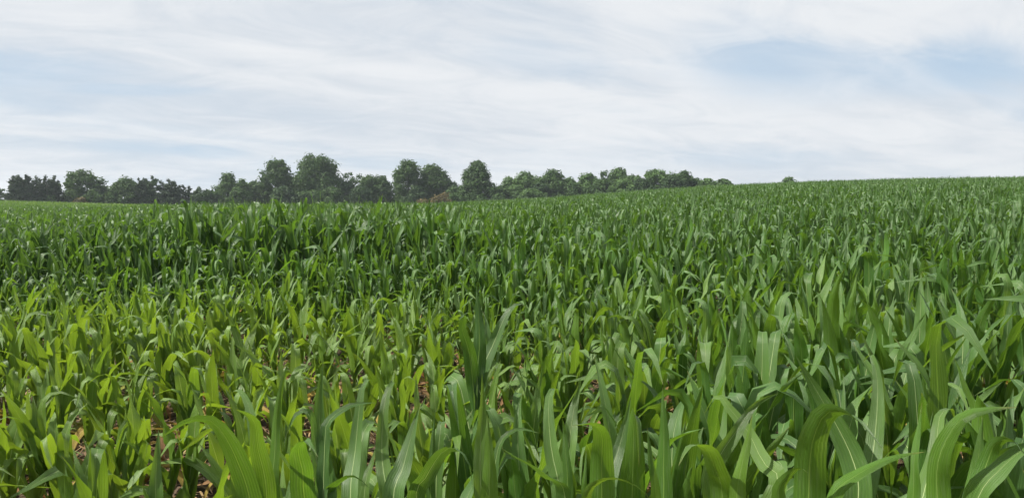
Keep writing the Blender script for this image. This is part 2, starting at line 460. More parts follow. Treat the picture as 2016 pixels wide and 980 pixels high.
CORN_GROUP = 'corn plants near the camera'
def corn_plant(x, y, z, h, tint, label, seed):
    g = np.random.default_rng(seed)
    root = empty('corn_plant', (x, y, z - .01), ROW_ANG)
    root.rotation_euler = (g.normal(0, .045), g.normal(0, .045), ROW_ANG)
    tag(root, label, 'corn plant', CORN_GROUP)
    st = obj('stalk', STALKS[int(g.integers(len(STALKS)))], root, scale=(h * (.75 + .25 / max(h, .6)),) * 2 + (h,))
    far = math.hypot(x, y) > 5.0
    lv = layout(g, 11 if not far else 9)
    for i_, (kind, zt, az, tilt) in enumerate(lv):
        dry = i_ < 3 and g.uniform() < .15 + .8 * max(tint, 0)
        lst = LIB['dry' if dry else kind]
        sc = h ** .72 * g.uniform(.88, 1.1) * (1 + .16 * max(tint, 0))
        wy = sc * g.uniform(.88, 1.08) * (1 + .2 * max(tint, 0))
        o = obj('leaf', lst[int(g.integers(len(lst)))], root, (0, 0, zt * h), (R(tilt), R(g.normal(0, 5)) + (R(22) if dry else 0), R(az)), (sc, wy, sc))
        o['tint'] = float(np.clip(tint + g.normal(0, .14) + (.25 if i_ < 2 else 0), -1, 1))
    return root

sel = np.where(ind)[0]
for k in sorted(set(pk_[sel])):
    row = sel[pk_[sel] == k]
    row = row[np.argsort(px_[row] / py_[row])]
    for n_, i_ in enumerate(row):
        hgt = ph_[i_]
        size = 'Short' if hgt < .85 else 'Medium-height' if hgt < 1.15 else 'Tall'
        hue = 'yellow-green' if pt_[i_] > .5 else 'bright green' if pt_[i_] > .2 else 'deep green'
        lab = f'{size} {hue} corn plant, {ordinal(n_ + 1)} from the left in the {ordinal(int(k) + 1)} row'.lower()
        corn_plant(px_[i_], py_[i_], pz_[i_], hgt, pt_[i_], lab, 1000 + int(i_))

# the front row, plant by plant: each leaf is a midrib through (pixel x, pixel y, metres nearer(-)/farther(+) than the stalk)
def world_pt(px, py, d):
    v = px_dir(px, py)
    return np.array([v[0] / v[1] * d, d, CAM_Z + v[2] / v[1] * d])
def hero_leaf(root, pts, width, d, up, stalk, roll, seed, zbase=None):
    g = np.random.default_rng(seed)
    P3 = [world_pt(a, b_, d + o_) for a, b_, o_ in pts]
    if zbase is not None: P3 = [np.array([stalk[0], stalk[1], zbase])] + P3
    P3 = np.array(P3)
    ext = np.concatenate([[2 * P3[0] - P3[1]], P3, [2 * P3[-1] - P3[-2]]])
    dense = []
    for k in range(1, len(ext) - 2):
        tt = np.linspace(0, 1, 16, endpoint=False)[:, None]
        p0, p1, p2, p3 = ext[k - 1:k + 3]
        dense.append(.5 * ((2 * p1) + (p2 - p0) * tt + (2 * p0 - 5 * p1 + 4 * p2 - p3) * tt ** 2 + (3 * p1 - p0 - 3 * p2 + p3) * tt ** 3))
    dense = np.concatenate(dense + [P3[-1:]])
    ln = np.concatenate([[0], np.cumsum(np.linalg.norm(np.diff(dense, axis=0), axis=1))])
    nseg, nc = 20, 6
    s = np.linspace(0, 1, nseg + 1)
    ctr = np.stack([np.interp(s * ln[-1], ln, dense[:, k]) for k in range(3)], -1)
    T = np.gradient(ctr, axis=0); T /= np.linalg.norm(T, axis=1)[:, None]
    W = width / F * d * 1.05
    V = np.array([0, 0, CAM_Z]) - ctr[nseg // 3]; V /= np.linalg.norm(V)
    S = np.zeros_like(T)
    s0 = np.cross(T[nseg // 3], V); s0 /= np.linalg.norm(s0)
    n0 = np.cross(s0, T[nseg // 3])
    s0 = s0 * math.cos(R(roll)) + n0 * math.sin(R(roll))
    if not up: s0 = -s0                      # lower side of the leaf towards the camera
    cur = s0
    for k in list(range(nseg // 3, nseg + 1)):
        cur = cur - cur.dot(T[k]) * T[k]; cur /= np.linalg.norm(cur); S[k] = cur
    cur = s0
    for k in range(nseg // 3, -1, -1):
        cur = cur - cur.dot(T[k]) * T[k]; cur /= np.linalg.norm(cur); S[k] = cur
    N = np.cross(S, T)
    prof = np.maximum((.5 + .5 * sstep(0, .36, s)) * (1 - np.clip((s - .36) / .64, 0, 1) ** 1.7), .012)
    half = W * .5 * prof
    fa = np.radians(np.interp(s, [0, .12, .5, .85, 1], [52, 26, 12, 14, 25]))
    ph = g.uniform(0, 6.28, 2); fr = g.uniform(15, 27); ra = g.uniform(.06, .16)
    co = np.zeros((nseg + 1, nc + 1, 3)); uv = np.zeros((nseg + 1, nc + 1, 2))
    for j, vv in enumerate(np.linspace(-1, 1, nc + 1)):
        a = abs(vv)
        lift = half * a ** 1.2 * np.sin(fa) + ra * W * a ** 2 * np.sin(fr * s + ph[int(vv > 0)]) * prof * sstep(.1, .3, s)
        co[:, j] = ctr + S * (vv * half * np.cos(fa))[:, None] + N * lift[:, None] - np.array(root.location)
        uv[:, j, 0] = .5 + vv * .5; uv[:, j, 1] = s
    i = np.arange((nseg + 1) * (nc + 1)).reshape(nseg + 1, nc + 1)
    q = np.stack([i[:-1, :-1], i[:-1, 1:], i[1:, 1:], i[1:, :-1]], -1).reshape(-1, 4)
    o = obj('leaf', mesh_np('corn_leaf', co.reshape(-1, 3), q, uv=uv.reshape(-1, 2), mats=[M_LEAF]), root)
    o['tint'] = float(np.clip(g.normal(.28, .16), 0, .7))
    return o

HERO = [  # stalk px, distance, label, leaves: (points, width px, upper side to camera?, roll)
 (505, 1.74, 'front-row corn plant with a dark leaf arching over the bare patch', [
   ([(492, 985, -.02), (466, 905, -.05), (438, 852, -.08), (411, 826, -.10), (368, 829, -.12), (314, 863, -.13)], 46, 0, 10),
   ([(524, 970, 0), (507, 880, -.03), (500, 828, -.06), (464, 805, -.14)], 41, 0, -8)]),
 (546, 1.80, 'front-row corn plant with one narrow blade standing straight up', [
   ([(537, 975, .0), (541, 890, .02), (544, 820, .03), (556, 750, .02), (570, 705, 0)], 25, 0, 25),
   ([(530, 990, .04), (510, 900, .10), (490, 800, .16), (470, 768, .2), (455, 775, .24)], 34, 1, 12)]),
 (625, 1.70, 'front-row corn plant with a tall pale spear leaf behind a folded one', [
   ([(645, 985, .02), (636, 900, .05), (628, 800, .07), (636, 708, .08)], 40, 1, 8),
   ([(600, 985, -.03), (596, 930, -.06), (587, 886, -.10), (603, 868, -.17), (626, 899, -.21)], 50, 0, -5),
   ([(640, 860, .04), (650, 825, .05), (690, 798, .06), (737, 792, .06)], 27, 1, 28),
   ([(618, 850, .05), (611, 810, .05), (583, 815, .04), (562, 860, .03)], 20, 1, -25)]),
 (700, 1.78, 'front-row corn plant with a low leaf curling over to the side', [
   ([(650, 985, -.05), (672, 946, -.08), (702, 940, -.10), (738, 972, -.12)], 26, 0, 15),
   ([(718, 965, .05), (732, 910, .1), (744, 868, .12)], 24, 1, 10),
   ([(690, 985, .1), (700, 880, .2), (712, 770, .25), (728, 745, .28), (733, 760, .32)], 36, 1, 15)]),
 (782, 1.66, 'front-row corn plant with a broad pale pointed leaf leaning away', [
   ([(774, 985, 0), (793, 920, .04), (811, 852, .08), (827, 796, .1)], 48, 1, 10),
   ([(765, 990, .04), (752, 900, .1), (756, 800, .15), (772, 752, .2), (782, 775, .25)], 34, 1, -10)]),
 (855, 1.68, 'front-row corn plant with a leaf arched like a handle', [
   ([(820, 985, .02), (838, 940, 0), (872, 888, -.03), (905, 884, -.06), (926, 915, -.09), (931, 965, -.1)], 38, 1, 8),
   ([(858, 985, .05), (862, 900, .08), (868, 838, .10), (872, 832, .16), (874, 850, .22)], 28, 1, 4),
   ([(848, 985, .03), (851, 880, .05), (857, 806, .05)], 22, 0, 15)]),
 (957, 1.62, 'front-row corn plant with twin bright upright spear leaves', [
   ([(948, 985, .04), (945, 900, .06), (950, 810, .08), (949, 733, .08)], 35, 1, -10),
   ([(963, 985, -.03), (963, 900, -.03), (959, 815, -.02)], 40, 0, 6),
   ([(977, 900, .05), (1000, 854, .06), (1026, 844, .06), (1062, 852, .05)], 20, 1, 20)]),
 (1112, 1.64, 'front-row corn plant with a dark broad leaf reaching sideways and low', [
   ([(1112, 975, -.04), (1078, 934, -.08), (1030, 906, -.12), (985, 880, -.14)], 40, 1, 30),
   ([(1117, 960, 0), (1114, 897, .01), (1111, 850, .02), (1107, 822, 0)], 26, 0, 12),
   ([(1105, 990, .05), (1085, 880, .1), (1080, 790, .15), (1092, 765, .2), (1104, 790, .25)], 36, 1, 5)]),
 (1188, 1.62, 'front-row corn plant with a wide leaf folded flat at its top', [
   ([(1185, 985, -.03), (1184, 910, -.05), (1185, 860, -.08), (1169, 837, -.14), (1124, 838, -.2)], 52, 0, 6),
   ([(1192, 985, .04), (1200, 935, .06), (1221, 873, .1), (1242, 780, .12)], 42, 1, -14),
   ([(1152, 985, 0), (1152, 930, 0), (1154, 885, .02)], 20, 0, 10),
   ([(1155, 990, -.1), (1179, 949, -.14), (1218, 942, -.17), (1262, 963, -.2), (1284, 990, -.2)], 19, 0, 10)]),
 (1300, 1.64, 'front-row corn plant with a straight spear leaf beside a shorter dark blade', [
   ([(1306, 985, .02), (1306, 927, .03), (1307, 856, .04), (1304, 762, .05)], 37, 0, 10),
   ([(1292, 985, 0), (1281, 897, 0), (1274, 839, .01)], 27, 0, -30)]),
 (1412, 1.58, 'front-row corn plant with a glossy leaf doubled over to one side', [
   ([(1422, 985, 0), (1409, 927, -.03), (1390, 883, -.06), (1358, 878, -.12), (1336, 916, -.16)], 50, 0, 8),
   ([(1530, 965, .0), (1500, 906, .05), (1473, 850, .1), (1438, 806, .13), (1412, 777, .16), (1386, 816, .2)], 38, 1, 12)]),
 (1455, 1.56, 'front-row corn plant with a pale leaf bowing across a dark one', [
   ([(1450, 985, -.02), (1458, 927, -.02), (1472, 868, -.01), (1481, 815, 0)], 37, 0, 14),
   ([(1400, 960, .04), (1413, 905, .04), (1452, 845, .05), (1489, 794, .06), (1532, 774, .06)], 42, 1, -8)]),
 (1600, 1.50, 'front-row corn plant with the largest leaf, bent sharply over', [
   ([(1592, 990, -.02), (1594, 912, -.05), (1603, 856, -.08), (1630, 811, -.12), (1682, 822, -.2), (1742, 888, -.26)], 62, 0, 6),
   ([(1637, 985, -.04), (1683, 937, -.06), (1743, 906, -.08), (1791, 893, -.09), (1820, 889, -.1)], 33, 0, 32),
   ([(1534, 990, -.02), (1546, 943, -.04), (1571, 921, -.07), (1590, 930, -.1)], 36, 0, 8)]),
 (1690, 1.78, 'corn plant with a very long pale leaf slanting behind the largest one', [
   ([(1690, 970, .02), (1677, 900, .05), (1643, 829, .08), (1609, 771, .1), (1566, 699, .11)], 54, 1, 6),
   ([(1700, 985, .04), (1720, 880, .1), (1728, 760, .16), (1716, 700, .2), (1700, 712, .26)], 40, 1, -6)]),
 (1805, 1.56, 'front-row corn plant with a slim upright rolled blade between broad leaves', [
   ([(1797, 990, 0), (1800, 900, 0), (1810, 829, .02), (1815, 792, .02)], 28, 0, 30),
   ([(1815, 985, .08), (1840, 900, .15), (1850, 820, .2), (1872, 805, .25), (1880, 830, .3)], 36, 1, 10)]),
 (1885, 1.50, 'front-row corn plant with an S-shaped leaf trailing past the picture edge', [
   ([(1846, 990, 0), (1846, 914, -.02), (1866, 860, -.04), (1898, 820, -.06), (1946, 806, -.07), (2002, 801, -.07)], 47, 0, 22),
   ([(1914, 985, .04), (1926, 900, .06), (1935, 818, .07)], 42, 0, -12),
   ([(1923, 985, -.04), (1963, 929, -.06), (2020, 880, -.07), (2075, 858, -.07)], 56, 1, 34),
   ([(1938, 925, .03), (1960, 873, 0), (1992, 866, -.05), (2012, 890, -.1)], 40, 0, 6)]),
 (938, 3.25, 'tall dark corn plant standing above its paler neighbours in mid-field', [
   ([(930, 745, 0), (922, 687, -.04), (910, 648, -.08), (914, 622, -.13), (903, 630, -.2)], 28, 0, 8),
   ([(940, 735, 0), (944, 666, 0), (938, 563, .02)], 30, 0, 14),
   ([(950, 730, .02), (970, 680, .05), (996, 621, .08), (1020, 597, .1), (1038, 606, .1)], 27, 1, 10),
   ([(944, 735, .03), (960, 690, .08), (958, 640, .12), (950, 612, .15)], 26, 1, -15)]),
]
for hi, (hpx, hd, lab, leaves) in enumerate(HERO):
    g = np.random.default_rng(300 + hi)
    hx = (hpx - 1008) / F * hd
    hz_ = float(terrain(hx, hd))
    root = empty('corn_plant', (hx, hd, hz_ - .01))
    tag(root, lab, 'corn plant', CORN_GROUP)
    obj('stalk', STALKS[hi % len(STALKS)], root, scale=(1.25, 1.25, 1.35))
    for li, (pts, wpx, upf, roll) in enumerate(leaves):
        low_pt = world_pt(pts[0][0], pts[0][1], hd + pts[0][2])
        zb_ = max(hz_ + .3, low_pt[2] - .22)
        o = hero_leaf(root, pts, wpx, hd, upf, (hx, hd), roll, hi * 20 + li, zb_)
        if hd > 3: o['tint'] = -.3
    for i_, (kind, zt, az) in enumerate((('low', .1, 70), ('low', .2, 255), ('mid', .27, 95), ('mid', .36, 280), ('mid', .44, 60))):
        lst = LIB['dry' if (i_ == 0 and g.uniform() < .4) else kind]
        sc = 1.12 * g.uniform(.9, 1.1)
        o = obj('leaf', lst[int(g.integers(len(lst)))], root, (0, 0, zt * 1.2), (R(g.normal(0, 4)), R(g.normal(4, 4)), R(az + g.normal(0, 40))), (sc, sc * 1.05, sc))
        o['tint'] = float(g.normal(.2, .15))

# the rest of the field: one mass of plants
variants = bpy.data.collections.new('corn_variants')
for vi in range(48):
    g = np.random.default_rng(500 + vi)
    cs, qs, us, mi = [], [], [], []
    n0 = 0
    co, q = stalk_geo(.56, r0=.0115, n=5)
    cs.append(co); qs.append(q); us.append(np.zeros((len(co), 2))); mi.append(np.ones(len(q), int)); n0 = len(co)
    for i_, (kind, zt, az, tilt) in enumerate(layout(g, 11)):
        co, q, uv = rand_leaf(kind, g, 9, 2 if vi % 2 else 4)
        a = R(az); ca, sa = math.cos(a), math.sin(a)
        co = np.stack([co[:, 0] * ca - co[:, 1] * sa, co[:, 0] * sa + co[:, 1] * ca, co[:, 2] + zt], -1)
        dry = i_ == 0 and g.uniform() < .4
        cs.append(co); qs.append(q + n0); us.append(uv); mi.append(np.full(len(q), 2 if dry else 0)); n0 += len(co)
    me = mesh_np('corn_variant', np.concatenate(cs), np.concatenate(qs), uv=np.concatenate(us), mats=[M_LEAF, M_STALK, M_DRY], matidx=np.concatenate(mi))
    variants.objects.link(bpy.data.objects.new('corn_variant', me))

rest = np.where(~ind)[0]
pm = bpy.data.meshes.new('corn_points')
pm.vertices.add(len(rest))
pm.vertices.foreach_set('co', np.stack([px_[rest], py_[rest], pz_[rest] - .01], -1).astype(np.float32).ravel())
def attr(name, typ, arr, key):
    a = pm.attributes.new(name, typ, 'POINT'); a.data.foreach_set(key, arr.ravel())
attr('idx', 'INT', rng.integers(0, 48, len(rest)).astype(np.int32), 'value')
rz = ROW_ANG + rng.choice([0, math.pi], len(rest)) + rng.normal(0, .3, len(rest))
attr('rot', 'FLOAT_VECTOR', np.stack([rng.normal(0, .05, len(rest)), rng.normal(0, .05, len(rest)), rz], -1).astype(np.float32), 'vector')
sc_ = ph_[rest]
thinw = np.where(r_[rest] < 60, .95, .9)
sxy = np.where(sc_ < 1.2, sc_ ** .6 * 1.08, sc_) * thinw
attr('scl', 'FLOAT_VECTOR', np.stack([sxy, sxy, sc_], -1).astype(np.float32), 'vector')
attr('tint', 'FLOAT', pt_[rest].astype(np.float32), 'value')
field = obj('corn_field', pm)
tag(field, 'dense green corn plants covering the whole field beyond the front rows', 'corn', kind='stuff')
ng = bpy.data.node_groups.new('scatter_corn', 'GeometryNodeTree')
ng.interface.new_socket('Geometry', in_out='INPUT', socket_type='NodeSocketGeometry')
ng.interface.new_socket('Geometry', in_out='OUTPUT', socket_type='NodeSocketGeometry')
gi = ng.nodes.new('NodeGroupInput'); go = ng.nodes.new('NodeGroupOutput')
m2p = ng.nodes.new('GeometryNodeMeshToPoints')
iop = ng.nodes.new('GeometryNodeInstanceOnPoints')
ci = ng.nodes.new('GeometryNodeCollectionInfo'); ci.inputs['Collection'].default_value = variants
ci.inputs['Separate Children'].default_value = True; ci.inputs['Reset Children'].default_value = True
def named(name, typ):
    nd = ng.nodes.new('GeometryNodeInputNamedAttribute'); nd.data_type = typ; nd.inputs['Name'].default_value = name
    return nd.outputs['Attribute']
ng.links.new(gi.outputs[0], m2p.inputs['Mesh']); ng.links.new(m2p.outputs[0], iop.inputs['Points'])
ng.links.new(ci.outputs[0], iop.inputs['Instance']); iop.inputs['Pick Instance'].default_value = True
ng.links.new(named('idx', 'INT'), iop.inputs['Instance Index'])
ng.links.new(named('rot', 'FLOAT_VECTOR'), iop.inputs['Rotation'])
ng.links.new(named('scl', 'FLOAT_VECTOR'), iop.inputs['Scale'])
ng.links.new(iop.outputs[0], go.inputs[0])
md = field.modifiers.new('scatter', 'NODES'); md.node_group = ng

# ------------------------------------------------------------------ dead residue on the soil between the rows
M_STRAW, t, out = material('straw')
ri = t.add('ShaderNodeNewGeometry').outputs['Random Per Island']
cr = t.add('ShaderNodeValToRGB', None, Fac=ri)
e_ = cr.color_ramp.elements
e_[0].color = (0.06, 0.036, 0.016, 1); e_[1].color = (0.27, 0.195, 0.085, 1)
for p_, c_ in ((.35, (0.12, 0.072, 0.030, 1)), (.65, (0.20, 0.125, 0.050, 1))):
    q_ = e_.new(p_); q_.color = c_
bs = t.add('ShaderNodeBsdfPrincipled', None, Base_Color=cr.outputs[0], Roughness=0.8)
t.l.new(bs.outputs[0], out.inputs['Surface'])
NS = 26000
sr = 1.2 + 11 * rng.uniform(size=NS) ** .75; sa = rng.uniform(-.75, .75, NS)
sx, sy = sr * np.sin(sa), sr * np.cos(sa)
sz = terrain(sx, sy) + np.abs(rng.normal(0.02, .03, NS))
ln = rng.uniform(.05, .24, NS); wd = rng.uniform(.0018, .007, NS); an = rng.uniform(0, 6.28, NS)
tilt = rng.normal(0, .45, NS); curl = rng.normal(0, .25, NS)
pts = []
for k, f in enumerate((-.5, 0, .5)):
    a = an + curl * f * 2
    cx = sx + ln * f * np.cos(an); cy = sy + ln * f * np.sin(an); cz = sz + ln * f * np.sin(tilt) + (0.25 - f * f) * ln * .3
    for sgn in (-1, 1):
        pts.append(np.stack([cx - sgn * wd * np.sin(a), cy + sgn * wd * np.cos(a), np.maximum(cz, sz * 0 + terrain(cx, cy) + .004)], -1))
co = np.stack(pts, 1).reshape(-1, 3)
b = np.arange(NS)[:, None] * 6
q = np.concatenate([b + np.array([[0, 1, 3, 2]]), b + np.array([[2, 3, 5, 4]])])
res = obj('crop_residue', mesh_np('crop_residue', co, q, mats=[M_STRAW], smooth=False))
tag(res, 'dead brown straw and stem litter lying on the soil between corn rows', 'plant litter', kind='stuff')

# ------------------------------------------------------------------ trees along the far edge of the field
def crown_material(name, ca, cb, tr, red=None):
    m_, t, out = material(name)
    ge = t.add('ShaderNodeNewGeometry')
    ri = ge.outputs['Random Per Island']
    pos = ge.outputs['Position']
    pt = t.noise(pos, 0.35, 3, 0.6)
    c = t.mix(ri, ca, cb)
    c = t.mix(t.ramp(pt, .4, .7, 0, .5), c, tuple(np.array(cb) * 1.15))
    bs = t.add('ShaderNodeBsdfPrincipled', None, Base_Color=c, Roughness=.55)
    bs.inputs['Specular IOR Level'].default_value = .12
    tl = t.add('ShaderNodeBsdfTranslucent', None, Color=tr)
    mx = t.add('ShaderNodeMixShader', None, i0=.25, i1=bs.outputs[0], i2=tl.outputs[0])
    t.l.new(mx.outputs[0], out.inputs['Surface'])
    return m_
CM = {'green': crown_material('leaves_green', (0.034, 0.071, 0.022, 1), (0.071, 0.124, 0.040, 1), (0.075, 0.130, 0.031, 1)),
      'light': crown_material('leaves_light', (0.051, 0.101, 0.031, 1), (0.095, 0.165, 0.052, 1), (0.107, 0.177, 0.041, 1)),
      'dark': crown_material('leaves_dark', (0.025, 0.052, 0.020, 1), (0.052, 0.092, 0.036, 1), (0.052, 0.095, 0.031, 1)),
      'cedar': crown_material('needles_cedar', (0.021, 0.041, 0.020, 1), (0.049, 0.079, 0.037, 1), (0.043, 0.069, 0.028, 1)),
      'russet': crown_material('leaves_russet', (0.075, 0.071, 0.031, 1), (0.144, 0.116, 0.050, 1), (0.138, 0.114, 0.036, 1))}
M_BARK, t, out = material('bark')
c = t.mix(t.noise(t.add('ShaderNodeTexCoord').outputs['Object'], 3.0, 4), (.022, .018, .014, 1), (.055, .045, .035, 1))
t.l.new(t.add('ShaderNodeBsdfPrincipled', None, Base_Color=c, Roughness=.9).outputs[0], out.inputs['Surface'])

def limb(p0, p1, r0, r1, n=6, seg=4, g=None, wob=.0):
    p0 = np.array(p0, float); p1 = np.array(p1, float)
    d = p1 - p0; L = np.linalg.norm(d) + 1e-6; d = d / L
    a = np.cross(d, [0, 0, 1] if abs(d[2]) < .9 else [1, 0, 0]); a /= np.linalg.norm(a); b = np.cross(d, a)
    f = np.linspace(0, 1, seg + 1); an = np.arange(n) * 2 * math.pi / n
    rr = r0 + (r1 - r0) * f
    wv = np.zeros((seg + 1, 3)) if g is None else np.cumsum(g.normal(0, wob, (seg + 1, 3)), 0) * np.sin(f * math.pi)[:, None]
    ctr = p0 + d * (L * f)[:, None] + wv
    co = ctr[:, None] + rr[:, None, None] * (np.cos(an)[None, :, None] * a + np.sin(an)[None, :, None] * b)
    i = np.arange((seg + 1) * n).reshape(seg + 1, n); j = np.roll(i, -1, 1)
    return co.reshape(-1, 3), np.stack([i[:-1], j[:-1], j[1:], i[1:]], -1).reshape(-1, 4)

def leaf_cloud(g, centers, radii, per, size):
    """small folded leaf sprays spread through a set of lumpy lobes"""
    P_, Nn = [], []
    for c_, r3, n_ in zip(centers, radii, per):
        d = g.normal(size=(n_, 3)); d /= np.linalg.norm(d, axis=1)[:, None]
        lump = 1 + .22 * np.sin(d[:, 0] * 5 + c_[0]) * np.sin(d[:, 1] * 5 + c_[1] * 2) + .15 * np.sin(d[:, 2] * 7 + c_[2])
        rad_ = (g.uniform(size=n_) ** .45) * lump
        P_.append(c_ + d * rad_[:, None] * r3); Nn.append(d)
    P_ = np.concatenate(P_); Nn = np.concatenate(Nn)
    n_ = len(P_)
    nrm = Nn + g.normal(0, .42, (n_, 3)) + np.array([0, 0, .25]); nrm /= np.linalg.norm(nrm, axis=1)[:, None]
    a = np.cross(nrm, g.normal(size=(n_, 3))); a /= np.linalg.norm(a, axis=1)[:, None]
    b_ = np.cross(nrm, a)
    s_ = size * g.uniform(.6, 1.35, n_)[:, None]
    pts_ = np.stack([P_ - a * s_, P_ - b_ * s_ * .55 + nrm * s_ * .18, P_ + a * s_, P_ + b_ * s_ * .55 + nrm * s_ * .18], 1).reshape(-1, 3)
    q_ = np.arange(n_)[:, None] * 4 + np.array([[0, 1, 2, 3]])
    return pts_, q_

def tree(name, px, top, width, dist, kind, mat, label, cat='tree', base_lift=None, seed=0):
    """px, top, width: where its crown stands in the photograph; dist: metres from the camera."""
    g = np.random.default_rng(9000 + seed)
    az = (px - 1008) / F
    y = dist / math.sqrt(1 + az * az); x = az * y
    z0 = float(terrain(x, y)) - .1
    H = CAM_Z + (400 - top) / F * y - z0
    Wd = width / F * y * ({'cedar': 1.95, 'cone': 1.42}.get(kind, 1.34)) * (1.2 if px > 990 and kind != 'bush' else 1.0)
    root = empty(name, (x, y, z0), g.uniform(0, 6.28))
    tag(root, label, cat, 'trees and bushes along the far field edge')
    C, Rr = [], []
    lift = {'round': .08, 'tall': .10, 'cone': .04, 'cedar': .04, 'bush': 0.0, 'sparse': .3, 'dome': .12}[kind] if base_lift is None else base_lift
    zb = H * lift
    if kind == 'cedar':
        n = 26
        lead = int(g.integers(2, 4))
        lo = [(0, 0, H)] + [(g.uniform(-.3, .3) * Wd, g.uniform(-.3, .3) * Wd, H * g.uniform(.84, .97)) for _ in range(lead)]
        for (lx, ly, lh) in lo:
            for k in range(n // 2):
                f = (k + .5) / (n // 2)
                zc = zb + (lh - zb) * f
                rad_ = Wd * .46 * (1 - f) ** .6 * (1 if lh == H else .8) + .22
                a = k * 2.4 + g.uniform(0, 1)
                o_ = rad_ * .55 * g.uniform(.5, 1.1)
                C.append((lx * (.6 + .4 * f) + o_ * math.cos(a), ly * (.6 + .4 * f) + o_ * math.sin(a), zc)); Rr.append((rad_ * .62, rad_ * .62, max(.5, (lh - zb) / n * 1.9)))
    elif kind == 'cone':
        for k in range(80):
            f = (k + .5) / 80
            env = (1 - f ** 1.35) * (.9 + .1 * math.sin(f * 9 + seed)) + .12
            a = k * 2.39996
            o_ = Wd * .5 * env * g.uniform(.35, .9)
            rr = Wd * (.06 + .06 * (1 - f)) * g.uniform(.8, 1.25)
            C.append((o_ * math.cos(a), o_ * math.sin(a), zb + (H - zb) * f * .96)); Rr.append((rr, rr, rr * .9))
    elif kind == 'bush':
        for k in range(12):
            a = k * 2.4; o_ = Wd * .36 * math.sqrt((k + .5) / 12)
            rr = Wd * g.uniform(.13, .2)
            zc = H * (.42 + .34 * (1 - (o_ / (Wd * .4)) ** 2) * g.uniform(.6, 1.1))
            C.append((o_ * math.cos(a), o_ * math.sin(a), zc)); Rr.append((rr, rr, min(rr, H * .3)))
            C.append((o_ * math.cos(a), o_ * math.sin(a), H * .22)); Rr.append((rr, rr, H * .22))
    else:
        n = {'round': 52, 'tall': 64, 'sparse': 26, 'dome': 54}[kind]
        for k in range(n):
            f = (k + .5) / n
            zf = f
            env = {'round': math.sin(math.pi * min(1, .16 + .84 * zf) ** 1.15) ** .6,
                   'tall': (.70 + .30 * math.sin(math.pi * min(1, zf * 1.02))) * (1 if zf < .86 else .82),
                   'sparse': .5 + .5 * math.sin(math.pi * zf), 'dome': math.sqrt(max(.03, 1 - zf ** 2.2))}[kind]
            a = k * 2.39996 + g.uniform(-.3, .3)
            o_ = Wd * .5 * env * g.uniform(.3, .98)
            rr = min(Wd * .19, (H - zb) * .16) * g.uniform(.55, 1.45)
            if kind == 'sparse': rr *= .8
            zc = zb + (H - zb - rr * .7) * zf
            C.append((o_ * math.cos(a), o_ * math.sin(a), zc)); Rr.append((rr, rr, rr * g.uniform(.7, .95)))
    if kind not in ('bush', 'cedar'):
        for k in range(26):                      # low branches and saplings at the foot
            a = k * 2.39996; rr = min(Wd * .17, H * .12) * g.uniform(.8, 1.3)
            o_ = Wd * .72 * g.uniform(.2, 1)
            C.append((o_ * math.cos(a), o_ * math.sin(a), H * g.uniform(.05, .34))); Rr.append((rr, rr, rr * .9))
    C = np.array(C); Rr = np.array(Rr)
    dens = {'cedar': 9, 'cone': 8, 'bush': 8, 'sparse': 5, 'round': 7, 'tall': 6.5, 'dome': 8}[kind]
    size = {'cedar': .26, 'sparse': .28}.get(kind, .33)
    size *= dist / 210
    area = Rr[:, 0] * (Rr[:, 0] + Rr[:, 2]) * 2 * math.pi
    per = np.clip(area * dens * 1.25 * (.27 / size) ** 2, 24, 420).astype(int)
    p_, q_ = leaf_cloud(g, C, Rr, per, size)
    obj('crown', mesh_np('crown', p_, q_, mats=[CM[mat]], smooth=False), root)
    cs, qs, n0 = [], [], 0
    tr_h = H * (.8 if kind in ('tall', 'cone', 'cedar') else .6)
    tr_r = max(.10, H * .017)
    parts = [limb((0, 0, -.2), (g.normal(0, .2), g.normal(0, .2), tr_h), tr_r, tr_r * .25, 8, 6, g, .06)]
    for k in range(0, len(C), 2):
        zs_ = min(tr_h * .95, max(.3, C[k][2] - np.hypot(C[k][0], C[k][1]) * .8))
        parts.append(limb((0, 0, zs_), C[k], tr_r * .35, .03, 5, 3, g, .08))
    for co, q in parts:
        cs.append(co); qs.append(q + n0); n0 += len(co)
    obj('trunk', mesh_np('trunk', np.concatenate(cs), np.concatenate(qs), mats=[M_BARK]), root)
    return root

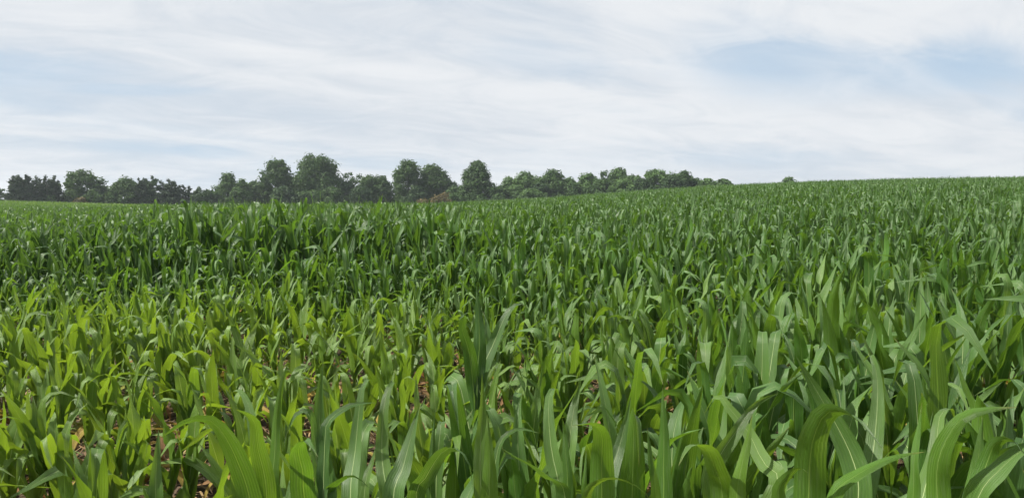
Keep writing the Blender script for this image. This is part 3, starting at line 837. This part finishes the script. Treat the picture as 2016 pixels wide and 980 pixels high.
T = [  # name, px, top y, width px, distance, kind, crown, label
 ('tree', 2, 369, 16, 235, 'sparse', 'green', 'small thin-crowned tree cut off at the left edge of the picture'),
 ('cedar_tree', 28, 347, 25, 196, 'cedar', 'cedar', 'dark cedar with pointed top at the outer end of the cedar row'),
 ('cedar_tree', 42, 345, 24, 198, 'cedar', 'cedar', 'dark pointed cedar, second from the outer end of the cedar row'),
 ('cedar_tree', 58, 344, 25, 196, 'cedar', 'cedar', 'tallest pointed cedar of the dark row beside the domed broadleaf tree'),
 ('cedar_tree', 74, 348, 24, 199, 'cedar', 'cedar', 'dark cedar just past the tallest one in the cedar row'),
 ('cedar_tree', 94, 347, 23, 196, 'cedar', 'cedar', 'narrow dark cedar, second nearest the domed broadleaf tree in its row'),
 ('cedar_tree', 109, 348, 24, 198, 'cedar', 'cedar', 'dark pointed cedar touching the domed broadleaf tree'),
 ('broadleaf_tree', 160, 334, 76, 200, 'round', 'green', 'large domed broadleaf tree rising above the dark cedars'),
 ('bush', 160, 382, 22, 190, 'bush', 'russet', 'small russet bush at the foot of the domed broadleaf tree'),
 ('bush', 183, 370, 36, 192, 'bush', 'green', 'rounded dark bush under the domed broadleaf tree'),
 ('broadleaf_tree', 205, 364, 34, 198, 'round', 'dark', 'low dark tree filling the dip between two broad crowns'),
 ('broadleaf_tree', 250, 350, 66, 196, 'dome', 'green', 'broad flat-topped tree between the low dip and the slim cedars'),
 ('cedar_tree', 276, 352, 18, 193, 'cedar', 'cedar', 'slim cedar tucked against the broad flat-topped tree'),
 ('cedar_tree', 290, 351, 18, 195, 'cedar', 'cedar', 'slim cedar between a cedar and the taller dark cedar'),
 ('cedar_tree', 305, 347, 30, 194, 'cedar', 'dark', 'tall dark cedar with a wide body beside ragged cedar'),
 ('cedar_tree', 337, 353, 31, 192, 'cedar', 'cedar', 'ragged open cedar with several thin pointed tips'),
 ('cedar_tree', 363, 364, 20, 193, 'cedar', 'cedar', 'short narrow cedar standing in the lowest gap of the treeline'),
 ('cedar_tree', 392, 369, 34, 191, 'cedar', 'dark', 'low wide dark cedar just before the treeline climbs again'),
 ('bush', 424, 364, 34, 190, 'bush', 'green', 'rounded green bush leaning against a medium round-topped tree'),
 ('broadleaf_tree', 450, 340, 38, 194, 'round', 'green', 'medium round-topped tree next to the low wide cedar'),
 ('broadleaf_tree', 480, 353, 30, 192, 'dome', 'light', 'lighter green low tree with a rounded head'),
 ('broadleaf_tree', 500, 356, 32, 194, 'dome', 'green', 'low plain tree at the foot of the tall slender tree'),
 ('broadleaf_tree', 521, 347, 22, 192, 'round', 'green', 'short bushy tree leaning on the tall slender tree'),
 ('broadleaf_tree', 549, 312, 46, 194, 'tall', 'green', 'tall slender tree with a rounded knobbly crown'),
 ('broadleaf_tree', 577, 349, 30, 196, 'round', 'dark', 'dark low tree between the two tallest broadleaf trees'),
 ('broadleaf_tree', 628, 304, 74, 193, 'tall', 'green', 'tallest and widest tree of the treeline with a great domed crown'),
 ('broadleaf_tree', 596, 345, 26, 190, 'round', 'green', 'small lobe-shaped tree pressed against the tallest tree'),
 ('broadleaf_tree', 692, 338, 44, 196, 'sparse', 'green', 'thin-topped tree with feathery tip beside the tallest tree'),
 ('broadleaf_tree', 680, 356, 38, 193, 'dome', 'dark', 'low dark tree beneath the feathery-topped tree'),
 ('broadleaf_tree', 727, 344, 40, 194, 'round', 'green', 'even-topped medium tree, nearer the feathery one of two alike'),
 ('broadleaf_tree', 753, 345, 36, 195, 'round', 'green', 'even-topped medium tree beside the gap where sky shows through'),
 ('broadleaf_tree', 783, 342, 22, 196, 'sparse', 'green', 'thin tree over the bright sky gap in the treeline'),
 ('broadleaf_tree', 806, 313, 40, 192, 'tall', 'green', 'tall narrow tree rising next to the bright sky gap'),
 ('broadleaf_tree', 851, 323, 50, 194, 'round', 'green', 'tall uneven tree with two peaks before the russet bush'),
 ('broadleaf_tree', 869, 334, 36, 196, 'round', 'dark', 'shouldered tree on the sloping side of the two-peaked tree'),
 ('bush', 872, 378, 42, 182, 'bush', 'russet', 'wide reddish brown bush in front of the two-peaked tree'),
 ('bush', 832, 384, 26, 184, 'bush', 'russet', 'small reddish bush below the tall narrow tree'),
 ('broadleaf_tree', 893, 358, 28, 198, 'round', 'dark', 'small dark tree filling the notch before the pyramid-shaped tree'),
 ('broadleaf_tree', 940, 317, 86, 186, 'cone', 'green', 'large pyramid-shaped tree standing alone in the middle of the treeline'),
 ('broadleaf_tree', 1002, 348, 26, 194, 'round', 'light', 'small pale green tree next to the pyramid-shaped tree'),
 ('broadleaf_tree', 1034, 338, 44, 192, 'round', 'light', 'pale open tree with a jagged top after the pyramid-shaped tree'),
 ('bush', 1045, 362, 42, 182, 'bush', 'light', 'pale leafy bush below the jagged-topped tree'),
 ('broadleaf_tree', 1088, 334, 50, 190, 'dome', 'green', 'neat round-headed tree before the treeline drops behind the slope'),
 ('broadleaf_tree', 1121, 349, 24, 196, 'round', 'light', 'small pale tree squeezed beside the round-headed tree'),
 ('broadleaf_tree', 1157, 341, 46, 190, 'dome', 'light', 'bushy tree with a sloping top over the rising corn'),
 ('broadleaf_tree', 1189, 335, 20, 196, 'sparse', 'green', 'thin see-through tree poking above the sloping treeline'),
 ('broadleaf_tree', 1217, 329, 34, 196, 'round', 'light', 'pale green tree with pointed top, highest on the sloping part'),
 ('bush', 1232, 352, 50, 180, 'dome', 'light', 'low pale tree half sunk behind the rising corn'),
 ('broadleaf_tree', 1243, 344, 24, 194, 'round', 'green', 'small tree in the saddle after the pointed pale tree'),
 ('broadleaf_tree', 1292, 333, 82, 186, 'dome', 'light', 'very broad dome of foliage on the sloping part of the treeline'),
 ('broadleaf_tree', 1263, 350, 44, 180, 'dome', 'dark', 'dark low tree in front of the very broad dome'),
 ('broadleaf_tree', 1345, 336, 34, 184, 'dome', 'green', 'upright rounded tree after the very broad dome'),
 ('broadleaf_tree', 1369, 350, 24, 186, 'round', 'green', 'low tree in the step below the upright rounded tree'),
 ('bush', 1392, 350, 36, 182, 'dome', 'light', 'rounded bush, next to last before the bare slope'),
 ('bush', 1423, 351, 38, 180, 'dome', 'green', 'last low bush where the treeline meets the bare corn slope'),
 ('bush', 408, 374, 40, 188, 'dome', 'dark', 'dark thicket between the low wide cedar and the rounded green bush'),
 ('bush', 468, 368, 40, 187, 'dome', 'green', 'low thicket at the foot of the medium round-topped tree'),
 ('bush', 562, 366, 44, 187, 'dome', 'dark', 'dark thicket at the foot of the tall slender tree'),
 ('bush', 655, 366, 50, 186, 'dome', 'green', 'thicket under the outer side of the tallest tree'),
 ('bush', 712, 364, 44, 188, 'dome', 'dark', 'dark thicket between the feathery tree and the even-topped pair'),
 ('bush', 823, 364, 40, 190, 'dome', 'dark', 'dark thicket behind the small reddish bush'),
 ('bush', 897, 366, 40, 190, 'dome', 'green', 'thicket joining the wide reddish bush to the pyramid-shaped tree'),
 ('bush', 985, 364, 40, 190, 'dome', 'green', 'thicket on the far side of the pyramid-shaped tree'),
 ('bush', 1062, 358, 40, 188, 'dome', 'dark', 'dark thicket between the jagged-topped and the round-headed tree'),
 ('bush', 1128, 358, 44, 186, 'dome', 'green', 'thicket between the round-headed and the sloping-topped tree'),
 ('bush', 1186, 352, 46, 184, 'dome', 'green', 'thicket below the thin see-through tree'),
 ('bush', 1322, 346, 40, 180, 'dome', 'dark', 'dark thicket between the very broad dome and the upright rounded tree'),
 ('broadleaf_tree', 1551, 348, 22, 190, 'dome', 'green', 'lone tree top peeping over the corn-covered ridge'),
]
for i_, (nm, px, top, wd_, ds_, kd, mt, lb) in enumerate(T):
    tree(nm, px, top, wd_, ds_, kd, mt, lb, 'bush' if nm == 'bush' else 'tree', seed=i_)

# ------------------------------------------------------------------ summer haze
hz, t, out = material('haze')
pv = t.add('ShaderNodeVolumePrincipled', None, Color=(0.80, 0.89, 0.97, 1), Density=0.00028, Anisotropy=0.2)
t.l.new(pv.outputs[0], out.inputs['Volume'])
X0, Y0, Z0, X1, Y1, Z1 = -910, -910, -16, 910, 910, 26
hv = [(x, y, z) for z in (Z0, Z1) for y in (Y0, Y1) for x in (X0, X1)]
hf = [(0, 2, 3, 1), (4, 5, 7, 6), (0, 1, 5, 4), (2, 6, 7, 3), (0, 4, 6, 2), (1, 3, 7, 5)]
haze = obj('haze', mesh_np('haze', hv, hf, mats=[hz], smooth=False))
tag(haze, 'thin pale summer haze over the field and trees', 'haze', kind='stuff')
